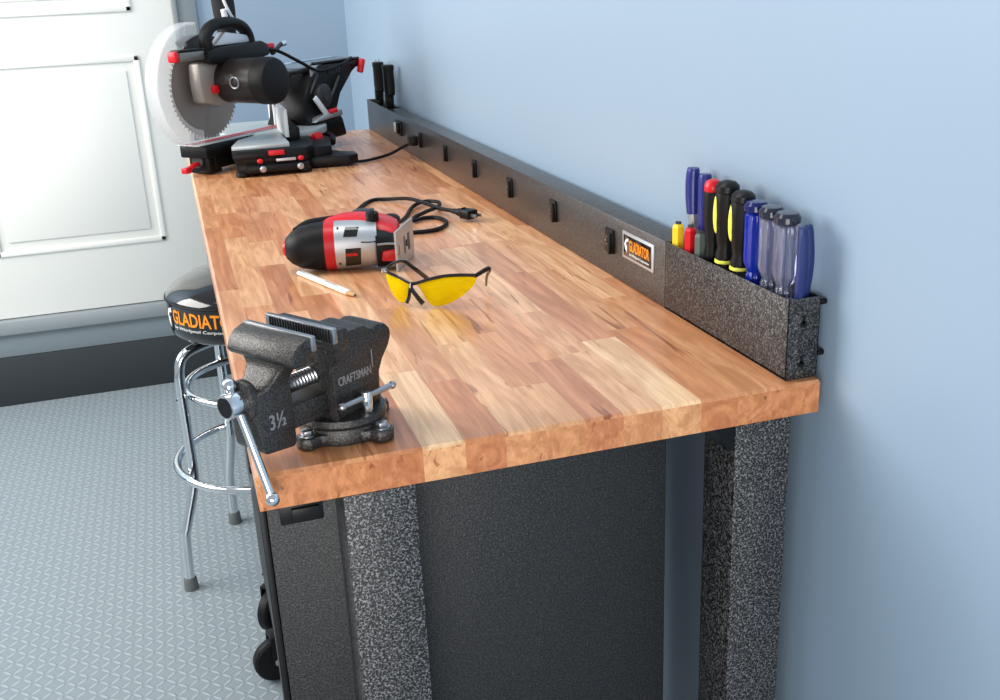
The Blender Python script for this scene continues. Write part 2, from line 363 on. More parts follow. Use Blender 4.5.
# ------------------------------------------------------------------ rolling cabinets under the bench
def caster(parent, x, y, rz, name='caster'):
    M = T(x, y, 0) @ rotz(rz)
    f = MB(M); f.box((-0.024, -0.024, 0.136), (0.024, 0.024, 0.141), 0.001); f.cyl((0, 0, 0.118), (0, 0, 0.136), 0.024)
    f.box((-0.02, -0.02, 0.112), (0.042, 0.02, 0.118), 0.001)
    for s in (-1, 1): f.prism([(-0.015, 0.116), (0.042, 0.116), (0.045, 0.05), (0.025, 0.038), (0.01, 0.06)], s*0.019-0.0015, s*0.019+0.0015, 'xz')
    fo = f.obj(name, DARKM, parent)
    wv = MB(M); wv.lathe([(0.008, -0.014), (0.046, -0.014), (0.051, -0.009), (0.052, 0), (0.051, 0.009), (0.046, 0.014), (0.008, 0.014)], M=T(0.03, 0, 0.0525) @ Matrix.Rotation(PI/2, 4, 'X'), seg=36)
    wv.obj('wheel', BLACKR, fo)
    MB(M).cyl((0.03, -0.021, 0.0525), (0.03, 0.021, 0.0525), 0.009, bevel=0.001).obj('axle', STEEL, fo)
def cabinet(loc, rz, depth, width, label, casters, ndoor):
    c = thing('rolling_cabinet', loc, label, 'cabinet', rz)
    m = MB(); m.box((0.008, 0, 0.150), (depth, 0.004, 0.955), 0.001); m.box((0.008, width-0.004, 0.150), (depth, width, 0.955), 0.001)
    m.box((0.008, 0.004, 0.150), (depth, width-0.004, 0.155)); m.box((0.008, 0.004, 0.945), (depth, width-0.004, 0.955)); m.box((depth-0.004, 0.004, 0.155), (depth, width-0.004, 0.945))
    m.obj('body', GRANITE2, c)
    wd = width/ndoor
    for i in range(ndoor):
        d = MB(); d.box((0.0, i*wd+0.0015, 0.145), (0.0075, (i+1)*wd-0.0015, 0.952), 0.0015)
        do = d.obj('door', BLACK, c)
        yh = (i+0.5)*wd
        MB().box((-0.004, yh-0.06, 0.888), (0.0, yh+0.06, 0.9), 0.0015).obj('handle', DARKM, do)
    for (x, y, a) in casters: caster(c, x, y, a)
    return c
cabinet((0.001, 0.082, 0), math.radians(-1.5), 0.474, 0.45, 'black-doored rolling cabinet with granite grey side, at the near end under the bench', [(0.07, 0.07, 0.3), (0.41, 0.07, 0.5), (0.07, 0.38, 0.2), (0.41, 0.38, 0.4)], 1)
cabinet((0.026, 0.968, 0), 0, 0.457, 0.37, 'farther narrow rolling cabinet under the bench, its black casters showing on the floor', [(0.029, 0.105, math.radians(192)), (0.031, 0.322, math.radians(232)), (0.4, 0.07, 0.3), (0.4, 0.3, 0.6)], 1)

# ------------------------------------------------------------------ power strip along the wall
SX0, SX1 = 0.594, 0.635; HH = 0.0963
strip = thing('power_strip', (0, 0, 0), 'long grey metal power strip with black outlets running along the back of the worktop', 'power strip')
m = MB()
m.prism([(SX0, TOP+0.0005), (SX1, TOP+0.0005), (SX1, TOP+HH), (SX0, TOP+HH)], 0.3205, LEN-0.33, 'xz', 0.0015)
# far end bin with an open top
m.box((SX0, LEN-0.33, TOP+0.0005), (SX1, LEN, TOP+0.004)); m.box((SX0, LEN-0.33, TOP+0.004), (SX0+0.002, LEN, TOP+HH)); m.box((SX1-0.002, LEN-0.33, TOP+0.004), (SX1, LEN, TOP+HH)); m.box((SX0+0.002, LEN-0.002, TOP+0.004), (SX1-0.002, LEN, TOP+HH))
m.obj('housing', STRIPM, strip)
def outlet(y, z=0.057):
    o = MB(); o.box((SX0-0.0045, y-0.014, TOP+z-0.019), (SX0+0.0005, y+0.014, TOP+z+0.019), 0.0015)
    o.box((SX0-0.010, y-0.0145, TOP+z-0.0185), (SX0-0.0045, y-0.0065, TOP+z+0.0145), 0.0015)
    b = o.obj('outlet', BLACK, strip)
    k = MB()
    for dz in (-0.006, 0.006): k.box((SX0-0.0055, y+0.0005, TOP+z+dz-0.001), (SX0-0.0044, y+0.0075, TOP+z+dz+0.001))
    k.cyl((SX0-0.0055, y+0.009, TOP+z), (SX0-0.0044, y+0.009, TOP+z), 0.0022, seg=10)
    k.obj('slots', STEEL, b)
for y in (0.507, 0.758, 1.006, 1.258, 1.508, 1.765): outlet(y)
o = MB(); o.box((SX0-0.005, 2.0, TOP+0.038), (SX0+0.0005, 2.075, TOP+0.078), 0.0015); sw = o.obj('switch_box', BLACK, strip)
MB().box((SX0-0.011, 2.045, TOP+0.045), (SX0-0.005, 2.065, TOP+0.072), 0.002).obj('rocker', mat('pale switch', (206, 208, 190), 0.4), sw)
MB().box((SX0-0.012, 2.008, TOP+0.045), (SX0-0.005, 2.028, TOP+0.075), 0.002).obj('breaker', BLACKR, sw)
# nameplate: silver rim, black field, orange lettering
npl = MB().box((SX0-0.0025, 0.352, TOP+0.043), (SX0+0.0002, 0.458, TOP+0.084), 0.0008).obj('nameplate', ALU, strip)
MB().box((SX0-0.0031, 0.358, TOP+0.0475), (SX0-0.0024, 0.452, TOP+0.0795), 0.0002).obj('plate_field', BLACKG, npl)
FX = SX0-0.0032
put_text('GLADIATOR', 0.068, 0.0165, 'lettering', ORANGE, npl, lambda u, v, w_: (FX-w_, 0.4315-u, TOP+0.058+v), offset=0.02)
put_text('by Whirlpool Corporation', 0.066, 0.0048, 'lettering', WHITEP, npl, lambda u, v, w_: (FX-w_, 0.4305-u, TOP+0.0500+v))
def helmet(fn, m, parent):
    # angular G mark: an open ring with a pointed bar
    pts_o = [(0.95, 0.98), (0.45, 0.85), (0.08, 0.45), (0.25, 0.05), (0.62, -0.2), (0.62, 0.38), (0.42, 0.38), (0.42, 0.18), (0.36, 0.42), (0.55, 0.66), (0.95, 0.72)]
    t = bmesh.new(); A = [t.verts.new(fn(a, b, 0.0003)) for a, b in pts_o]; B = [t.verts.new(fn(a, b, -0.0003)) for a, b in pts_o]
    t.faces.new(A); t.faces.new(B[::-1]); n = len(A)
    for k in range(n): t.faces.new((A[k], A[(k+1) % n], B[(k+1) % n], B[k]))
    bmesh.ops.recalc_face_normals(t, faces=t.faces); bmesh.ops.triangulate(t, faces=t.faces)
    me = bpy.data.meshes.new('emblem'); t.to_mesh(me); t.free(); me.materials.append(m); o = bpy.data.objects.new('emblem', me); C.objects.link(o); o.parent = parent; return o
helmet(lambda a, b, w_: (FX-w_, 0.4500-a*0.0165, TOP+0.0575+b*0.019), WHITEP, npl)

# ------------------------------------------------------------------ tool bin at the near end of the strip
binr = thing('tool_bin', (0, 0, 0), 'hammered grey open-topped metal tool bin on the right front corner of the worktop', 'tool bin')
Y0, Y1 = 0.0125, 0.3195; zb = TOP+0.0005; zt = TOP+HH; t_ = 0.002
m = MB()
m.box((SX0, Y0, zb), (SX1, Y1, zb+0.003)); m.box((SX0, Y0, zb), (SX0+t_, Y1, zt), 0.0007); m.box((SX1-t_, Y0, zb), (SX1, Y1, zt), 0.0007); m.box((SX0, Y0, zb), (SX1, Y0+t_, zt), 0.0007); m.box((SX0, Y1-t_, zb), (SX1, Y1, zt), 0.0007)
m.obj('body', GRANITE, binr)
for z in (0.018, 0.066):
    k = MB(); k.cyl((0.614, Y0-0.0006, TOP+z), (0.614, Y0+0.0006, TOP+z), 0.0042, seg=16); k.box((0.6125, Y0-0.0006, TOP+z), (0.6155, Y0+0.0006, TOP+z+0.010))
    k.obj('keyhole_slot', BLACKR, binr)
for z in (0.026, 0.087):
    k = MB(); k.cyl((0.634, 0.020, TOP+z), (0.645, 0.020, TOP+z), 0.0022, seg=10); k.cyl((0.6385, 0.020, TOP+z), (0.6465, 0.020, TOP+z), 0.0036, seg=12, bevel=0.0008)
    k.obj('mounting_screw', DARKM, binr)
# tools standing in the bin; the bin floor is at TOP+0.0035
BF = TOP+0.0037
def lean(x, y, z0, dx, dy, L):
    """matrix whose +Z leans so that after length L the top is displaced by dx, dy"""
    return axis_m((x, y, z0), (x+dx, y+dy, z0+L))[0]
def driver(name, x, y, dy, hz0, hz1, r, label, kind, dx=0.0, hexh=False):
    root = thing(name, (x, y, BF), label, 'screwdriver' if kind != 'nut' else 'nut driver', 0, None)
    M = axis_m((0, 0, 0), (dx, dy, 0.19))[0]; a, b = hz0-(BF-TOP), hz1-(BF-TOP)
    L = b-a
    MB(M).cyl((0, 0, 0.0), (0, 0, a+0.004), 0.003, seg=12).obj('shaft', STEEL, root)
    return root, M, a, b, L
def short_driver(x, y, hz0, hz1, r, mt, label, nm='screwdriver'):
    root, M, a, b, L = driver(nm, x, y, 0.0, hz0, hz1, r, label, 'd')
    MB(M).lathe([(r*0.75, a), (r, a+0.003), (r, b-0.003), (r*0.8, b), (r*0.4, b+0.0015)], seg=6).obj('handle', mt, root, 20)
    MB(M).cyl((0, 0, b), (0, 0, b+0.0045), r*0.45, seg=10).obj('cap', DKGREY, root)
short_driver(0.606, 0.3045, 0.085, 0.1215, 0.0088, YELP, 'small screwdriver with a short yellow six-sided handle at the far end of the tool bin')
short_driver(0.606, 0.2690, 0.083, 0.124, 0.0088, RED, 'small screwdriver with a short red six-sided handle in front of the blue pliers')
short_driver(0.6045, 0.240, 0.083, 0.122, 0.0075, GREENG, 'small screwdriver with a short grey green handle beside the red one')
def pliers(x, y, h1, h2, mt, label, gap):
    root = thing('pliers', (x, y, BF), label, 'pliers')
    q = BF-TOP
    MB().prism([(-0.006, 0.0), (0.006, 0.0), (0.011, 0.06), (0.008, 0.082), (-0.008, 0.082), (-0.011, 0.06)], -0.004, 0.004, 'yz', 0.001).obj('jaws', STEEL, root)
    for s, (hz0, hz1) in zip((1, -1), (h1, h2)):
        a, b = hz0-q, hz1-q; yo = gap/2*s
        g = MB(); g.tube([(0, s*0.006, 0.07), (0, yo*0.7, (0.075+a)/2+0.006), (0, yo, a+0.006)], 0.0062, 10)
        g.obj('shank', GREYP, root)
        MB().tube([(0, yo*0.96, a), (0, yo*1.04, a+(b-a)*0.3), (0, yo*1.06, a+(b-a)*0.7), (0, yo*0.98, b-0.004), (0, yo*0.97, b)], lambda t: 0.0085+0.0018*math.sin(PI*min(1, t*1.15)) if t < 0.97 else 0.005, 12, flat=(1.0, 0.9)).obj('handle', mt, root)
pliers(0.622, 0.2785, (0.137, 0.199), (0.122, 0.196), BLUEG, 'pair of pliers standing head down with two tall royal blue handles', 0.0335)
def soft_driver(x, y, dy, hz0, hz1, r, label, cap, stripe):
    root, M, a, b, L = driver('screwdriver', x, y, dy, hz0, hz1, r, label, 'd')
    pr = [(0.006, a), (r*0.72, a+L*0.03), (r*0.78, a+L*0.12), (r*0.62, a+L*0.2), (r*0.72, a+L*0.3), (r*0.95, a+L*0.5), (r, a+L*0.7), (r*0.98, a+L*0.84)]
    MB(M).lathe(pr+[(r*0.94, a+L*0.86)], flute=0.05).obj('handle', BLACKR, root)
    MB(M).lathe([(r*0.93, a+L*0.861), (r*1.0, a+L*0.875), (r*0.96, a+L*0.94), (r*0.7, b-0.002), (r*0.25, b)]).obj('end_cap', cap, root)
    if stripe:
        rr = [(0, -r*0.50, a+L*0.42), (0, 0, 0)]
        st = MB(M)
        st.sphere((-r*0.74, r*0.26, a+L*0.62), 1.0, (r*0.32, r*0.36, L*0.25))
        st.obj('grip_insert', LIME, root)
        MB(M).lathe([(r*0.66, a+0.001), (r*0.82, a+0.002), (r*0.82, a+0.005), (r*0.66, a+0.0065)]).obj('collar', LIME, root)
soft_driver(0.613, 0.2215, 0.002, 0.085, 0.196, 0.0118, 'black-handled screwdriver with a red end cap standing in the tool bin', RED, False)
soft_driver(0.611, 0.190, -0.006, 0.095, 0.201, 0.0150, 'taller black screwdriver with a pale yellow insert, next to the red-capped one', BLACK, True)
soft_driver(0.611, 0.154, -0.008, 0.095, 0.195, 0.0150, 'black screwdriver with a pale yellow insert standing next to the blue clear-handled one', BLACK, True)
def clear_driver(x, y, hz0, hz1, r, label, mt, capm):
    root, M, a, b, L = driver('screwdriver', x, y, -0.002, hz0, hz1, r, label, 'd', dx=-0.001)
    MB(M).lathe([(0.006, a), (r*0.72, a+0.002), (r*0.72, a+L*0.12), (r*0.55, a+L*0.17), (r*0.78, a+L*0.24), (r*0.98, a+L*0.30), (r*0.98, b-L*0.15), (r*0.8, b-L*0.13)], flute=0.16, seg=48).obj('handle', mt, root)
    MB(M).lathe([(r*0.82, b-L*0.128), (r*1.02, b-L*0.10), (r*1.02, b-L*0.04), (r*0.8, b), (r*0.3, b+0.0005)]).obj('end_cap', capm, root)
CAPD = mat('dark glassy cap', (46, 50, 66), 0.1, trans=0.3)
CAPB = mat('deep blue cap', (24, 34, 100), 0.1, trans=0.2)
clear_driver(0.612, 0.1185, 0.084, 0.187, 0.0140, 'screwdriver with a translucent blue fluted handle in the tool bin', BLUEC, CAPB)
clear_driver(0.612, 0.0845, 0.084, 0.187, 0.0145, 'smoky clear-handled screwdriver standing between the blue one and another smoky clear one', CLEAR, CAPD)
clear_driver(0.610, 0.0490, 0.084, 0.187, 0.0148, 'smoky clear-handled screwdriver nearest the front end of the tool bin', CLEAR, CAPD)
root = thing('pliers', (0.616, 0.0245, BF), 'pliers with dark navy handles at the very front end of the tool bin', 'pliers')
MB().prism([(-0.006, 0.0), (0.006, 0.0), (0.010, 0.055), (0.007, 0.075), (-0.007, 0.075), (-0.010, 0.055)], -0.004, 0.004, 'yz', 0.001).obj('jaws', STEEL, root)
for dx, dy in ((-0.004, -0.003), (0.008, 0.0055)):
    MB().tube([(dx*0.4, dy*0.3, 0.066), (dx, dy-0.001, 0.095), (dx*1.1, dy-0.004, 0.13), (dx, dy-0.003, 0.162), (dx, dy-0.002, 0.172)], lambda t: 0.0045+0.0025*math.sin(PI*min(1, t*1.1)) if t < 0.98 else 0.003, 12, flat=(0.9, 1.1)).obj('handle', NAVYG, root)
# two black tools in the far bin
for y, z1, lb in ((2.352, 0.222, 'black-handled tool standing in the far end of the power strip, the farther of two'), (2.20, 0.222, 'black-handled tool standing in the far end of the power strip, the nearer of two')):
    root = thing('screwdriver', (0.613, y+0.03, TOP+0.0045), lb, 'screwdriver')
    MB().cyl((0, 0, 0), (0, 0, 0.09), 0.005, seg=12).obj('shaft', STEEL, root)
    MB().lathe([(0.007, 0.085), (0.011, 0.10), (0.012, 0.125), (0.0165, 0.13), (0.0175, 0.15), (0.017, 0.20), (0.0185, 0.205), (0.0185, z1-0.006), (0.014, z1-0.004)], flute=0.06).obj('handle', BLACK, root)
    k = MB()
    for a in (0.004, -0.006): k.box((a-0.0015, -0.003, z1-0.006), (a+0.0015, 0.003, z1+0.003))
    k.obj('prongs', STEEL, root)
    MB().box((-0.016, -0.010, 0.100), (-0.004, 0.010, 0.135), 0.003).obj('guard', BLACKR, root)

# ------------------------------------------------------------------ bench vise
vise = thing('bench_vise', (0.101, 0.081, TOP+0.0004), 'dark cast iron bench vise clamped on the left front corner of the worktop', 'vise', math.radians(34))
b = MB()
b.lathe([(0.046, 0), (0.047, 0.008), (0.045, 0.016), (0.02, 0.016)], seg=40)
for k in range(4):
    a = k*PI/2+0.06
    M = rotz(a)
    b.prism([(0.02, -0.028), (0.040, -0.021), (0.049, -0.013), (0.060, -0.012), (0.066, -0.004), (0.066, 0.004), (0.060, 0.012), (0.049, 0.013), (0.040, 0.021), (0.02, 0.028)], 0.0, 0.013, 'xy', 0.0025, M=M)
base = b.obj('base', CAST, vise)
for k in range(4):
    a = k*PI/2+0.06; c = (0.054*math.cos(a), 0.054*math.sin(a))
    q = MB(T(c[0], c[1], 0)); q.cyl((0, 0, 0.0131), (0, 0, 0.0143), 0.0088, seg=20); q.cyl((0, 0, 0.0143), (0, 0, 0.0195), 0.0068, seg=6, bevel=0.0008)
    q.obj('bolt', STEEL, base)
b = MB()
b.lathe([(0.02, 0.0162), (0.045, 0.0165), (0.047, 0.020), (0.045, 0.026), (0.03, 0.028)], seg=40)
# fixed body
b.prism([(-0.030, 0.026), (-0.034, 0.060), (-0.036, 0.090), (-0.040, 0.104), (-0.040, 0.1205), (-0.024, 0.1205), (-0.018, 0.111), (-0.008, 0.1165), (0.018, 0.1165), (0.026, 0.109),
         (0.036, 0.112), (0.047, 0.110), (0.054, 0.103), (0.055, 0.094), (0.050, 0.084), (0.040, 0.072), (0.034, 0.060), (0.033, 0.045), (0.034, 0.026)], -0.027, 0.027, 'xz', 0.004)
b.box((-0.044, -0.048, 0.108), (-0.024, 0.048, 0.130), 0.004)
b.prism([(-0.047, 0.112), (0.047, 0.112), (0.028, 0.085), (-0.028, 0.085)], -0.036, -0.024, 'yz', 0.002)
b.box((-0.0335, -0.0285, 0.024), (-0.029, 0.0285, 0.09), 0.001)
fb = b.obj('fixed_jaw', CAST, vise)
JX = -0.047
j = MB(); j.box((JX, -0.050, 0.1175), (JX+0.006, 0.050, 0.1335), 0.0008)
jp = j.obj('jaw_plate', STEEL, fb)
g = MB()
for i in range(23): g.box((JX-0.0006, -0.046+i*0.004, 0.1185), (JX+0.0004, -0.0442+i*0.004, 0.132))
g.obj('serrations', DARKM, jp)
MB().box((0.0225, -0.0277, 0.068), (0.0235, -0.0268, 0.088), 0.0002).obj('index_mark', GREYP, fb)
put_text('CRAFTSMAN', 0.050, 0.0105, 'raised_lettering', GREYP, fb, lambda u, v, w_: (-0.026+u*0.92, -0.0272-w_, 0.062+v*0.9), extrude=0.0006, offset=0.01)
# locking pin and lever
lp = MB(); lp.cyl((0.002, -0.036, 0.0265), (0.002, -0.036, 0.050), 0.0062, bevel=0.0008); lo = lp.obj('lock_pin', CHROME, vise)
lv = MB(); lv.cyl((-0.032, -0.0365, 0.044), (0.040, -0.0365, 0.044), 0.0033); lv.sphere((-0.032, -0.0365, 0.044), 0.0045); lv.sphere((0.040, -0.0365, 0.044), 0.0045); lv.obj('lock_lever', STEEL, lo)
# moving jaw
b = MB()
b = MB(T(0.018, 0, 0))
hp = [(-0.088, 0.1325), (-0.097, 0.1325), (-0.107, 0.129), (-0.114, 0.122), (-0.118, 0.112), (-0.114, 0.107), (-0.088, 0.107)]
b.prism(hp, -0.049, 0.049, 'xz', 0.0022)
rings = []
for z, x0, x1, hy in ((0.1105, -0.115, -0.089, 0.043), (0.106, -0.114, -0.090, 0.034), (0.100, -0.116, -0.092, 0.027), (0.092, -0.123, -0.094, 0.0225), (0.084, -0.133, -0.097, 0.021), (0.070, -0.139, -0.100, 0.020)):
    xc, hx = (x0+x1)/2, (x1-x0)/2
    rings.append([(xc+hx*(abs(math.cos(t))**0.4)*(1 if math.cos(t) > 0 else -1), hy*(abs(math.sin(t))**0.4)*(1 if math.sin(t) > 0 else -1), z) for t in [2*PI*k/32 for k in range(32)]])
b.loft(rings)
b.prism([(-0.140, 0.084), (-0.143, 0.060), (-0.141, 0.026), (-0.137, 0.021), (-0.102, 0.017), (-0.099, 0.022), (-0.099, 0.084)], -0.0215, 0.0215, 'xz', 0.0025)
b.cyl((-0.1445, 0, 0.075), (-0.135, 0, 0.075), 0.0205, bevel=0.002)
b.box((-0.110, -0.0165, 0.032), (-0.048, 0.0165, 0.056), 0.002)
mj = b.obj('moving_jaw', CAST, vise)
MB().box((-0.0745, -0.050, 0.1185), (-0.0685, 0.050, 0.1335), 0.0008).obj('jaw_plate', STEEL, mj)
put_text('3\u00bd', 0.020, 0.016, 'raised_lettering', GREYP, mj, lambda u, v, w_: (-0.1125+u, -0.0217-w_, 0.044+v), extrude=0.0006, offset=0.01)
scw = MB(); scw.cyl((-0.11, 0, 0.073), (-0.036, 0, 0.073), 0.0065)
scw = scw.obj('screw', STEEL, vise)
th = MB(); n = 26
n = 11
th.tube([(-0.079+0.0040*t/8, 0.0080*math.cos(2*PI*t/8), 0.073+0.0080*math.sin(2*PI*t/8)) for t in range(8*n)], 0.0018, 6, smooth=False); th.obj('thread', STEEL, scw)
h = MB(T(0.018, 0, 0)); h.cyl((-0.163, 0, 0.075), (-0.1440, 0, 0.075), 0.0128, bevel=0.0015); hd = h.obj('screw_head', CHROME, vise)
MB(T(0.018, 0, 0)).cyl((-0.1637, 0, 0.075), (-0.1628, 0, 0.075), 0.0103).obj('head_face', DARKM, hd)
d = Vector((0, -0.037, -0.0915)).normalized(); c0 = Vector((-0.1315, 0, 0.075))
hh_ = MB(); hh_.cyl(c0-d*0.016, c0+d*0.096, 0.0043); hh_.sphere(c0-d*0.018, 0.0072); hh_.sphere(c0+d*0.098, 0.0072); hh_.obj('handle_bar', CHROME, vise)

# ------------------------------------------------------------------ bar stool
ST = (0.092, 1.610); SR = 0.195
stool = thing('bar_stool', (ST[0], ST[1], 0), 'chrome bar stool with a round glossy black seat at the left side of the bench', 'stool')
st = MB(); st.lathe([(SR*0.6, 0.664), (SR*0.93, 0.666), (SR*0.985, 0.674), (SR, 0.69), (SR, 0.752), (SR*1.012, 0.757), (SR*1.0, 0.764), (SR*0.93, 0.779), (SR*0.75, 0.797), (SR*0.45, 0.812), (SR*0.15, 0.817), (0, 0.818)], seg=64)
seat = st.obj('seat', BLACKG, stool, 50)
MB().ring((0, 0, 0.757), SR*1.008, 0.0035, 64, 8).obj('piping', BLACKR, seat)
def on_seat(a0):
    return lambda u, v, w_: ((SR+0.0006+w_)*math.cos(a0+u/SR), (SR+0.0006+w_)*math.sin(a0+u/SR), v)
A0 = math.radians(201)
f1 = on_seat(A0); put_text('GLADIATOR', 0.205, 0.034, 'lettering', ORANGE, seat, lambda u, v, w_: f1(u, 0.711+v, w_), offset=0.02)
put_text('by Whirlpool Corporation', 0.19, 0.0095, 'lettering', WHITEP, seat, lambda u, v, w_: f1(u+0.004, 0.696+v, w_))
f2 = on_seat(A0-0.050/SR); helmet(lambda a, b_, w_: Vector(f2(a*0.044, 0.702+b_*0.044, w_+0.0002)), WHITEP, seat)
und = MB(); und.box((-0.10, -0.10, 0.649), (0.10, 0.10, 0.663), 0.004); und.obj('seat_plate', DARKM, stool)
for k, a in enumerate((200, 115, 290.5, 20)):
    a = math.radians(a); c, s = math.cos(a), math.sin(a)
    pr = [(0.05, 0.642), (0.12, 0.640), (0.180, 0.625), (0.200, 0.59), (0.204, 0.53), (0.204, 0.42), (0.205, 0.315), (0.211, 0.275), (0.243, 0.175), (0.251, 0.145), (0.2565, 0.03)]
    leg = MB(); leg.tube([(r*c, r*s, z) for r, z in pr], 0.0127, 14, 6); lo = leg.obj('leg', CHROME, stool)
    MB().lathe([(0.013, 0.035), (0.0165, 0.03), (0.0185, 0.0), (0.010, 0.0)], M=T(0.2565*c, 0.2565*s, 0), seg=20).obj('rubber_foot', mat('grey rubber tip', (92, 98, 98), 0.6), lo)
    MB().cyl((0.180*c, 0.180*s, 0.515), (0.220*c, 0.220*s, 0.515), 0.003, seg=10).obj('rivet', STEEL, lo)
    MB().cyl((0.194*c, 0.194*s, 0.312), (0.236*c, 0.236*s, 0.312), 0.005, seg=10).obj('ring_bolt', STEEL, lo)
MB().ring((0, 0, 0.312), 0.231, 0.0105, 64, 12).obj('foot_ring', CHROME, stool)
MB().ring((0, 0, 0.515), 0.182, 0.0095, 64, 12).obj('brace_ring', CHROME, stool)

# ------------------------------------------------------------------ jigsaw lying on its side
def sup(x, cy, cz, ry, rz_, n=24, e=0.85):
    out = []
    for k in range(n):
        t = 2*PI*k/n; c, s = math.cos(t), math.sin(t)
        out.append((x, cy+ry*math.copysign(abs(c)**e, c), cz+rz_*math.copysign(abs(s)**e, s)))
    return out
jig = thing('jigsaw', (0.122, 0.768, TOP+0.0004), 'red, silver and black corded jigsaw lying on its side in the middle of the worktop', 'jigsaw', math.radians(-12))
CZ = 0.0402
MB().loft([sup(-0.002, 0, CZ, 0.008, 0.008), sup(0.001, 0, CZ, 0.018, 0.017), sup(0.010, 0, CZ, 0.029, 0.026), sup(0.025, 0, CZ, 0.037, 0.034), sup(0.045, 0.001, CZ, 0.0405, 0.038), sup(0.060, 0.002, CZ, 0.041, 0.0392), sup(0.066, 0.002, CZ, 0.041, 0.0395)]).obj('rear_grip', BLACKR, jig)
MB().loft([sup(-0.004, 0, CZ, 0.011, 0.010), sup(-0.001, 0, CZ, 0.014, 0.013), sup(0.001, 0, CZ, 0.015, 0.014)]).obj('end_badge', RED, jig)
MB().loft([sup(0.066, 0.002, CZ, 0.042, 0.0399), sup(0.083, 0.003, CZ, 0.0422, 0.0399)]).obj('collar_band', RED, jig)
GS = [(0.083, 0.000, CZ, 0.0402, 0.0397), (0.100, 0.000, CZ, 0.0402, 0.0397), (0.122, 0.000, CZ, 0.039, 0.0385), (0.140, 0.000, CZ-0.001, 0.036, 0.037), (0.152, 0.000, CZ-0.001, 0.033, 0.0355)]
gh = MB().loft([sup(*g) for g in GS]).obj('gear_housing', ALU, jig)
def gs_at(x):
    for A, B in zip(GS, GS[1:]):
        if A[0] <= x <= B[0]: f_ = (x-A[0])/(B[0]-A[0]); return [p+(q-p)*f_ for p, q in zip(A, B)]
    return list(GS[-1] if x > 0.1 else GS[0])
def patch(x0, x1, e0, e1, th, skew=0.0, off=0.0):
    """thin raised patch on the housing between elevations e0..e1 (degrees) on the camera side"""
    t = bmesh.new(); nx, ne = 8, 8; G = []
    for lay in (off, off+th):
        rows = []
        for i in range(nx+1):
            row = []
            for j in range(ne+1):
                e_ = math.radians(180-(e0+(e1-e0)*j/ne)); x = x0+(x1-x0)*i/nx+skew*j/ne
                _, cy, cz, ry, rz_ = gs_at(x); c, s_ = math.cos(e_), math.sin(e_)
                row.append(t.verts.new((x, cy+(ry+lay)*math.copysign(abs(c)**0.85, c), cz+(rz_+lay)*math.copysign(abs(s_)**0.85, s_))))
            rows.append(row)
        G.append(rows)
    for i in range(nx):
        for j in range(ne):
            for g_ in G: t.faces.new((g_[i][j], g_[i+1][j], g_[i+1][j+1], g_[i][j+1]))
    A, B = G
    ring = [(i, 0) for i in range(nx)]+[(nx, j) for j in range(ne)]+[(i, ne) for i in range(nx, 0, -1)]+[(0, j) for j in range(ne, 0, -1)]
    for (i, j), (k, l) in zip(ring, ring[1:]+ring[:1]): t.faces.new((A[i][j], A[k][l], B[k][l], B[i][j]))
    m_ = MB(); m_._merge(t); return m_
patch(0.098, 0.120, 28, 58, 0.0007, 0.004).obj('vent_window', BLACKG, gh)
w2 = patch(0.098, 0.123, -42, 2, 0.0007, 0.002).obj('vent_window', BLACKG, gh)
patch(0.101, 0.119, -12, -6, 0.0006, 0.0, 0.0006).obj('red_mark', RED, w2)
patch(0.126, 0.151, 12, 15, 0.0006).obj('seam', BLACKG, gh)
for e_ in (-36, 52): patch(0.088, 0.091, e_, e_+7, 0.0006).obj('screw', BLACKR, gh)
rb = MB()
rb.loft([sup(0.055, 0.048, 0.054, 0.020, 0.014), sup(0.070, 0.050, 0.054, 0.032, 0.022), sup(0.095, 0.052, 0.054, 0.042, 0.028), sup(0.125, 0.050, 0.052, 0.050, 0.031), sup(0.155, 0.040, 0.049, 0.056, 0.031), sup(0.175, 0.030, 0.046, 0.056, 0.029), sup(0.186, 0.025, 0.044, 0.050, 0.026), sup(0.190, 0.025, 0.042, 0.042, 0.020)])
rb.obj('upper_body', RED, jig)
MB().tube([(0.018, 0.026, 0.060), (0.035, 0.050, 0.066), (0.058, 0.066, 0.066), (0.080, 0.074, 0.066), (0.100, 0.076, 0.066)], 0.0095, 14).obj('top_handle', BLACKR, jig)
MB().sphere((0.128, 0.072, 0.0765), 1.0, (0.022, 0.018, 0.008)).obj('grip_pad', DKGREY, jig)
MB().sphere((0.176, 0.060, 0.066), 1.0, (0.016, 0.020, 0.009)).obj('front_grip', BLACKR, jig)
k = MB(); k.cyl((0.146, 0.012, 0.076), (0.146, 0.010, 0.090), 0.011, seg=20, bevel=0.002); k.box((0.142, -0.004, 0.086), (0.150, 0.026, 0.094), 0.002); k.obj('orbit_knob', BLACK, jig)
MB().loft([sup(0.150, -0.008, 0.034, 0.031, 0.032), sup(0.178, -0.008, 0.032, 0.029, 0.030), sup(0.188, -0.008, 0.031, 0.026, 0.027)]).obj('blade_clamp', BLACK, jig)
MB().prism([(0.158, 0.018), (0.180, 0.016), (0.187, 0.028), (0.180, 0.036), (0.160, 0.034)], -0.0415, -0.034, 'xz', 0.002).obj('front_accent', RED, jig)
MB().tube([(0.152, -0.041, 0.046), (0.170, -0.042, 0.047), (0.190, -0.041, 0.045)], 0.0018, 8).obj('wire_guard', STEEL, jig)
Ms = T(0.192, -0.004, 0.0003) @ rotz(math.radians(-15))
sh = MB(Ms)
